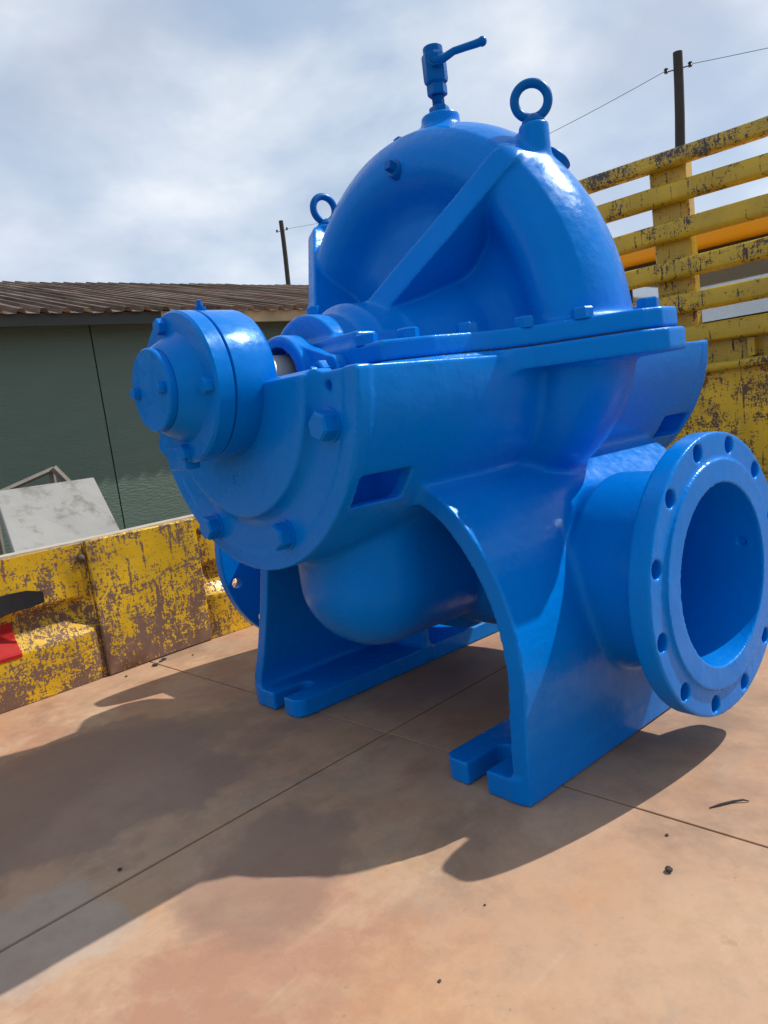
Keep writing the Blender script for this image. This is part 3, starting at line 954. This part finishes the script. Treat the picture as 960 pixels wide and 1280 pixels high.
def lower_casing():
    lo, hi, h = (-0.65, -0.66, -0.012), (0.65, 0.80, SP + 0.012), HVOX
    X, Y, Z = grid(lo, hi, h)
    ax = np.abs(X)
    d, r = volute(X, Y, Z)
    # suction chamber lobe under the bearing brackets
    lobe = rbox(X, Y, Z, (-0.075, -0.030, 0.53), (0.425, 0.162, 0.300), 0.155)
    d = smin(d, lobe, 0.03)
    # nozzles
    rp = np.sqrt(X ** 2 + (Z - 0.347) ** 2)
    rn = 0.163 + 0.035 * np.clip((-Y - 0.30) / 0.14, 0, 1) ** 2
    d = smin(d, np.maximum(rp - rn, np.maximum(-0.612 - Y, Y - 0.1)), 0.016)
    d = smin(d, cyl(rp, Y, 0.0, 0.74, 0.185), 0.035)
    # flange plate below the split
    p2 = polygon2(X[:, :, 0], Y[:, :, 0], outline)[:, :, None] - 0.006
    q = np.abs(Z - (SP - 0.0215)) - 0.0205
    d = smin(d, np.maximum(np.maximum(p2, q), -1 + 0 * Z), 0.02)
    # half-round bearing brackets
    RO = 0.367
    trough = np.maximum(np.maximum(np.abs(r - (RO - 0.014)) - 0.014, ax - 0.598), np.maximum(0.10 - ax, Z - 0.806))
    endp = np.maximum(np.maximum(r - RO, np.abs(ax - 0.586) - 0.014), Z - 0.806)
    step = np.maximum(np.maximum(r - 0.258, np.abs(ax - 0.602) - 0.022), Z - 0.806)
    inner = np.maximum(np.maximum(r - RO, np.abs(ax - 0.25) - 0.19), Z - 0.806)
    t_ = smin(trough, endp, 0.008)
    t_ = smin(t_, step, 0.03)
    t_ = np.minimum(t_, inner)
    t_ = np.maximum(t_, -np.maximum(np.sqrt((np.abs(Y) - 0.290) ** 2 + (Z - 0.782) ** 2) - 0.0085, 0.55 - ax))
    # drain windows
    t_ = np.maximum(t_, -rbox(ax, np.abs(Y), Z, (0.514, 0.30, 0.600), (0.062, 0.12, 0.027), 0.006))
    d = smin(d, t_, 0.02)
    # legs
    pr = catmull([(-0.20, 0.600), (-0.285, 0.560), (-0.345, 0.515), (-0.402, 0.440), (-0.440, 0.350), (-0.454, 0.250), (-0.447, 0.150), (-0.439, 0.010)], 3)
    Y2, Z2 = Y[0], Z[0]
    leg = np.maximum(poly2(Y2, Z2, pr)[None] - 0.0185, ax - 0.405)
    d = smin(d, leg, 0.022)
    pl_ = catmull([(0.27, 0.52), (0.315, 0.40), (0.352, 0.28), (0.40, 0.15), (0.437, 0.07), (0.440, 0.010)], 3)
    leg2 = np.maximum(poly2(Y2, Z2, pl_)[None] - 0.0165, ax - 0.405)
    d = smin(d, leg2, 0.022)
    # feet with open slots
    aY = np.abs(Y)
    foot = rbox(X, aY, Z, (0, 0.352, 0.0235), (0.410, 0.102, 0.0235), 0.0)
    c2 = np.maximum(np.abs(X) - 0.410 + 0.03, 0) ** 2 + np.maximum(np.abs(aY - 0.352) - 0.102 + 0.03, 0) ** 2
    foot = np.maximum(np.maximum(np.sqrt(c2) - 0.03, np.abs(Z - 0.0235) - 0.0235), np.maximum(np.abs(X) - 0.41, np.abs(aY - 0.352) - 0.102))
    d = smin(d, foot, 0.014)
    slot = np.maximum(np.sqrt((aY - 0.338) ** 2 + np.maximum(0.325 - ax, 0) ** 2) - 0.024, np.abs(Z - 0.02) - 0.06)
    d = np.maximum(d, -slot)
    # stiffening ribs standing on the feet
    for sy in (-1, 1):
        rib = np.maximum(np.maximum(np.abs(X - 0.05) - 0.013, np.abs(Y * sy - 0.31) - 0.06), np.abs(Z - 0.22) - 0.20)
        d = smin(d, rib, 0.02) if sy > 0 else d
    # bores
    rbn = 0.178 - 0.045 * np.clip((Y + 0.46) / 0.16, 0, 1)
    bore = np.maximum(rp - rbn, Y + 0.24)
    d = np.maximum(d, -bore)
    d = np.maximum(d, -cyl(rp, Y, 0.5, 0.9, 0.16, 0.05))
    d = np.maximum(d, Z - (SP - 0.001))
    d = np.maximum(d, -Z + 0.0005)
    return nets('lower_casing', d, lo, h, BLUE, pump)

def flange(name, y0, y1, out, R, bc, bore, face, rb, n, parent):
    """ring flange between y0 and y1, raised face at the 'out' side."""
    lo = (-R - 0.02, min(y0, y1) - 0.02, 0.347 - R - 0.02)
    hi = (R + 0.02, max(y0, y1) + (0.18 if out < 0 else 0.02), 0.347 + R + 0.02)
    h = 0.0034
    X, Y, Z = grid(lo, hi, h)
    rp = np.sqrt(X ** 2 + (Z - 0.347) ** 2)
    a, b = min(y0, y1), max(y0, y1)
    if out < 0:
        d = cyl(rp, Y, a + 0.006, b, R, 0.003)
    else:
        d = cyl(rp, Y, a, b - 0.006, R, 0.003)
    d = np.minimum(d, cyl(rp, Y, a, b, face, 0.0015))
    if out < 0:      # sleeve lining the nozzle
        d = np.minimum(d, np.maximum(rp - 0.190, np.maximum(a - Y + 0.001, Y - (b + 0.16))))
        d = np.maximum(d, -(np.sqrt((X - 0.172) ** 2 + (Y + 0.605) ** 2 + (Z - 0.372) ** 2) - 0.009))
    d = np.maximum(d, -np.maximum(rp - bore, -1))
    for k in range(n):
        t_ = 2 * math.pi * (k + 0.5) / n
        d = np.maximum(d, rb - np.sqrt((X - bc * math.cos(t_)) ** 2 + (Z - 0.347 - bc * math.sin(t_)) ** 2))
    return nets(name, d, lo, h, BLUE, parent)

lower_casing()
upper_casing()
flange('suction_flange', -0.647, -0.600, -1, 0.268, 0.2444, 0.1725, 0.218, 0.0165, 12, pump)
fl2 = flange('discharge_flange', 0.715, 0.755, 1, 0.312, 0.278, 0.161, 0.235, 0.016, 12, pump)

# thin dark gasket line between the halves
bm = bmesh.new()
vb = [bm.verts.new((x * 0.97, y * 0.985, SP - 0.0012)) for x, y in outline]
vt = [bm.verts.new((x * 0.97, y * 0.985, SP + 0.0012)) for x, y in outline]
bm.faces.new(vb[::-1]); bm.faces.new(vt)
for i in range(len(vb)):
    j = (i + 1) % len(vb)
    bm.faces.new((vb[i], vb[j], vt[j], vt[i]))
bm_obj('gasket', bm, BLACK, pump)

# split-flange bolts
B30 = hex_bolt_mesh('flange_bolt', 0.036, 0.022)
for x, y in ((-0.428, -0.205), (-0.375, -0.262), (-0.262, -0.305), (-0.157, -0.362), (-0.10, -0.455), (-0.020, -0.545)):
    for sx in ((-1, 1) if x < -0.05 else (1,)):
        for sy in (1, -1):
            put_bolt('bolt', B30, BLUEP, pump, (x * sx, y * sy, SP + 0.0365), (0, 0, 1), random.uniform(0, 1))
B20 = hex_bolt_mesh('small_bolt', 0.026, 0.02)
for sx in (-1, 1):
    put_bolt('bolt', B20, BLUEP, pump, (sx * 0.385, 0.0, ZS + 0.126), (0, 0, 1), 0.4)

# end-plate bolts
B40 = hex_bolt_mesh('end_bolt', 0.044, 0.030)
for sx in (-1, 1):
    for by, bz in ((-0.283, -0.100), (-0.105, -0.293), (0.160, -0.285), (0.290, -0.100)):
        put_bolt('bolt', B40, BLUEP, pump, (sx * 0.5995, by, ZS + bz), (sx, 0, 0), by * 5)

# shaft
bm = lathe_bm([(-0.58, 0), (-0.58, 0.05), (-0.40, 0.05), (-0.40, 0.058), (0.40, 0.058), (0.40, 0.05), (0.58, 0.05), (0.58, 0)], 48, 'X')
o = bm_obj('shaft', bm, STEEL, pump, 35); o.location = (0, 0, ZS)

# bearing housings
B24 = hex_bolt_mesh('cover_bolt', 0.026, 0.016)
B16 = hex_bolt_mesh('cap_screw', 0.018, 0.011)
RH = 0.138
for sx in (-1, 1):
    prof = [(0.586, 0.052), (0.586, RH - 0.012), (0.590, RH - 0.004), (0.598, RH), (0.676, RH), (0.678, RH - 0.004), (0.678, 0.0)]
    bm = lathe_bm([(sx * a, r) for a, r in prof], 96, 'X')
    hs = bm_obj('bearing_housing', bm, BLUEP, pump, 35)
    hs.location = (0, 0, ZS)
    prof = [(0.6795, 0.0), (0.6795, RH - 0.003), (0.682, RH), (0.712, RH), (0.717, RH - 0.004), (0.718, 0.100), (0.722, 0.096), (0.752, 0.079), (0.756, 0.074), (0.756, 0.0)]
    bm = lathe_bm([(sx * a, r) for a, r in prof], 96, 'X')
    cv = bm_obj('housing_cover', bm, BLUEP, hs, 32)
    prof = [(0.7565, 0.0), (0.7565, 0.073), (0.759, 0.0745), (0.769, 0.0745), (0.772, 0.072), (0.773, 0.0)]
    bm = lathe_bm([(sx * a, r) for a, r in prof], 96, 'X')
    cp = bm_obj('end_cap', bm, BLUEP, hs, 32)
    for ang in (-3, 100, 268):
        t_ = R_(ang)
        put_bolt('bolt', B24, BLUEP, hs, (sx * 0.7165, -0.116 * math.cos(t_), 0.116 * math.sin(t_)), (sx, 0, 0), 0.3)
    for ang in (0, 180):
        t_ = R_(ang)
        put_bolt('screw', B16, BLUEP, hs, (sx * 0.773, -0.052 * math.cos(t_), 0.052 * math.sin(t_)), (sx, 0, 0), 0.2)
    # lug under the cover
    bm = bmesh.new()
    box(bm, (min(sx * 0.690, sx * 0.722), 0.012, -0.150), (max(sx * 0.690, sx * 0.722), 0.085, -0.105))
    bevel_all(bm, 0.006, 2)
    bm_obj('drain_lug', bm, BLUEP, hs, 40)
    # grease nipple
    bm = lathe_bm([(0.0, 0.011), (0.006, 0.011), (0.006, 0.006), (0.012, 0.006), (0.015, 0.0045), (0.018, 0.005), (0.021, 0.0)], 12, 'Z')
    gn = bm_obj('grease_nipple', bm, BLUED, hs, 40)
    gn.location = (sx * 0.655, -0.012, RH - 0.001)
    # gland: ring with two lugs
    bm = bmesh.new()
    lo, hi, h = (-0.05, -0.20, -0.12), (0.05, 0.20, 0.12), 0.0032
    X, Y, Z = grid(lo, hi, h)
    r = np.sqrt(Y ** 2 + Z ** 2)
    ring = cyl(r, X, -0.028, 0.020, 0.088, 0.008)
    lug2 = None
    aY = np.abs(Y)
    # tapering lug: distance to segment with falling radius
    tt = np.clip(aY / 0.142, 0, 1)
    body = np.sqrt((aY - 0.142 * tt) ** 2 + Z ** 2) - (0.082 - 0.052 * tt)
    lug = np.maximum(body, np.abs(X - 0.004) - 0.014)
    d = smin(ring, lug, 0.008)
    d = np.maximum(d, 0.064 - r)
    d = np.maximum(d, 0.012 - np.sqrt((aY - 0.140) ** 2 + Z ** 2))
    gl = nets('gland', d, lo, h, BLUE, pump)
    gl.location = (sx * 0.468, 0, ZS)
    if sx > 0:
        gl.rotation_euler = (0, 0, math.pi)
    GN = hex_bolt_mesh('gland_nut', 0.036, 0.026, True, 6, 0.016)
    for s_ in (-1, 1):
        put_bolt('nut', GN, BLUEP, gl, (-0.0105, s_ * 0.140, 0), (-1, 0, 0), 0.25)
        bm = tube_bm([(0.0, s_ * 0.140, 0), (0.05, s_ * 0.140, 0)], 0.0105, 12)
        bm_obj('stud', bm, BLUED, gl, 40)

# eye bolts
def eye_bolt(loc, rz, tilt=0.0):
    e = None
    bm = bmesh.new()
    Rr, rr = 0.0340, 0.0095
    ring = []
    n, k = 40, 14
    for i in range(n):
        a = 2 * math.pi * i / n
        ring.append([bm.verts.new(((Rr + rr * math.cos(2 * math.pi * j / k)) * math.cos(a), rr * math.sin(2 * math.pi * j / k), 0.046 + (Rr + rr * math.cos(2 * math.pi * j / k)) * math.sin(a))) for j in range(k)])
    for i in range(n):
        a, b = ring[i], ring[(i + 1) % n]
        for j in range(k):
            bm.faces.new((a[j], a[(j + 1) % k], b[(j + 1) % k], b[j]))
    lathe_bm([(0.0, 0.0), (0.0, 0.023), (0.004, 0.024), (0.008, 0.022), (0.014, 0.017), (0.019, 0.010), (0.019, 0.0)], 28, 'Z', bm)
    lathe_bm([(-0.03, 0.0), (-0.03, 0.0135), (0.0, 0.0135), (0.0, 0.0)], 20, 'Z', bm)
    o = bm_obj('eye_bolt', bm, BLUED, pump, 50)
    o.location = loc
    o.rotation_euler = (0, tilt, rz)
    return o
eye_bolt((0, -0.316, 1.2700), R_(-47), 0)
eye_bolt((0, 0.394, 1.2560), R_(-8), 0)

# air-release ball valve on top
av = empty('air_valve', (0, -0.066, 1.3775), 0)
av.parent = pump
def hexprism(z0, z1, af, bm):
    r = af / math.sqrt(3)
    ch = 0.0025
    rings = []
    for zz, rr in ((z0, r * 0.92), (z0 + ch, r), (z1 - ch, r), (z1, r * 0.92)):
        rings.append([bm.verts.new((rr * math.cos(math.pi * k / 3 + .35), rr * math.sin(math.pi * k / 3 + .35), zz)) for k in range(6)])
    for a, b in zip(rings, rings[1:]):
        for k in range(6):
            bm.faces.new((a[k], a[(k + 1) % 6], b[(k + 1) % 6], b[k]))
    bm.faces.new(rings[-1]); bm.faces.new(rings[0][::-1])
bm = bmesh.new()
hexprism(0.0, 0.020, 0.040, bm)
lathe_bm([(0.0195, 0.0), (0.0195, 0.014)] + [(0.0205 + 0.0016 * k, 0.0142 if k % 2 else 0.0128) for k in range(14)] + [(0.044, 0.0)], 20, 'Z', bm)
bm_obj('nipple', bm, BLUED, av, 35)
bm = bmesh.new()
hexprism(0.0435, 0.068, 0.040, bm)
lathe_bm([(0.0675, 0.0), (0.0675, 0.021), (0.072, 0.026), (0.078, 0.0275), (0.128, 0.0275), (0.132, 0.026), (0.132, 0.0)], 8, 'Z', bm)
lathe_bm([(0.1315, 0.0), (0.1315, 0.0225), (0.146, 0.0225), (0.148, 0.021), (0.148, 0.015), (0.142, 0.015), (0.142, 0.0)], 24, 'Z', bm)
bm_obj('valve_body', bm, BLUED, av, 30)
# stem on the camera-facing side with the lever swung out
sd_ = Vector((-0.72, -0.69, 0)).normalized()
bm = bmesh.new()
tube_bm([sd_ * 0.022 + Vector((0, 0, 0.106)), sd_ * 0.046 + Vector((0, 0, 0.106))], 0.0085, 14, bm)
tube_bm([sd_ * 0.034 + Vector((0, 0, 0.106)), sd_ * 0.0425 + Vector((0, 0, 0.106))], 0.0145, 6, bm)
bm_obj('stem_nut', bm, BLUED, av, 35)
rt = Vector((0.69, -0.72, 0)).normalized()
bm = bmesh.new()
path = [sd_ * 0.038 + rt * a + Vector((0, 0, z)) for a, z in ((-0.004, 0.104), (0.020, 0.105), (0.033, 0.111), (0.044, 0.116), (0.070, 0.120), (0.092, 0.123), (0.108, 0.126))]
tube_bm(path, [0.009, 0.009, 0.0085, 0.008, 0.008, 0.0085, 0.009], 12, bm)
endp = path[-1]
bmesh.ops.create_uvsphere(bm, u_segments=14, v_segments=8, radius=0.0105, matrix=Matrix.Translation(endp))
bm_obj('lever', bm, BLUED, av, 50)

# plugs on the volute
def plug(loc, direction, r=0.021, square=True):
    bm = lathe_bm([(-0.03, 0.0), (-0.03, r), (0.006, r), (0.009, r * 0.9), (0.010, 0.0)], 24, 'Z')
    if square:
        box(bm, (-r * .42, -r * .42, 0.0098), (r * .42, r * .42, 0.026))
    o = bm_obj('plug', bm, BLUED, pump, 35)
    q = Vector(direction).to_track_quat('Z', 'Y').to_matrix().to_4x4()
    q.translation = loc
    o.matrix_local = q
plug((-0.112, -0.016, 1.264), (-0.95, 0.0, 0.3))
plug((0.112, -0.016, 1.264), (0.95, 0.0, 0.3))
plug((0.0, 0.071, 1.352), (0, 0.13, 0.99), 0.022)
plug((0.062, -0.318, 1.207), (0.5, -0.45, 0.75), 0.034, False)

# raised foundry mark on the end plate
bm = bmesh.new()
for (ya, za, yb, zb) in ((0.000, -0.011, 0.003, 0.011), (0.003, 0.008, 0.020, 0.011), (0.003, -0.002, 0.016, 0.001), (0.003, -0.011, 0.018, -0.008)):
    box(bm, (0, -yb, za), (0.002, -ya, zb))
bevel_all(bm, 0.0006, 1)
o = bm_obj('foundry_mark', bm, BLUEP, pump, 40)
o.location = (-0.6255, 0.018, 0.634)

# ================================================================== litter on the bed
def pebble(x, y, r, label, flat=0.6):
    bm = bmesh.new()
    bmesh.ops.create_icosphere(bm, subdivisions=2, radius=r)
    for v in bm.verts:
        v.co *= random.uniform(0.75, 1.2)
        v.co.z *= flat
    zmin = min(v.co.z for v in bm.verts)
    o = bm_obj('pebble', bm, PEBBLE, None, None)
    o.location = (x, y, -zmin + 0.0005)
    tag(o, label, 'pebble', 'specks of dirt on the bed')
pebble(0.966, 0.48, 0.006, 'dark pebble on the sunlit floor in front of the big round flange')
for x, y, r in ((1.133, 2.299, 0.010), (1.118, 2.292, 0.007), (1.088, 2.271, 0.011), (0.981, 2.265, 0.005), (1.21, 2.24, 0.004)):
    pebble(x, y, r, 'dark speck of dirt on the floor along the yellow side wall', 0.35)
for x, y, r in ((0.464, 1.239, 0.004), (0.60, 0.62, 0.0025), (0.75, 0.66, 0.002), (1.05, 0.52, 0.003)):
    pebble(x, y, r, 'tiny dark grit lying on open floor away from the side wall', 0.4)
bm = tube_bm([(0, 0, 0.0015), (0.018, -0.012, 0.003), (0.036, -0.024, 0.0025), (0.048, -0.038, 0.004), (0.052, -0.046, 0.002)], [0.001, 0.0018, 0.002, 0.0016, 0.001], 6)
o = bm_obj('twig', bm, PEBBLE)
o.location = (1.160, 0.495, 0.0)
tag(o, 'short dark twig lying on the sunlit floor below the round flange', 'twig')
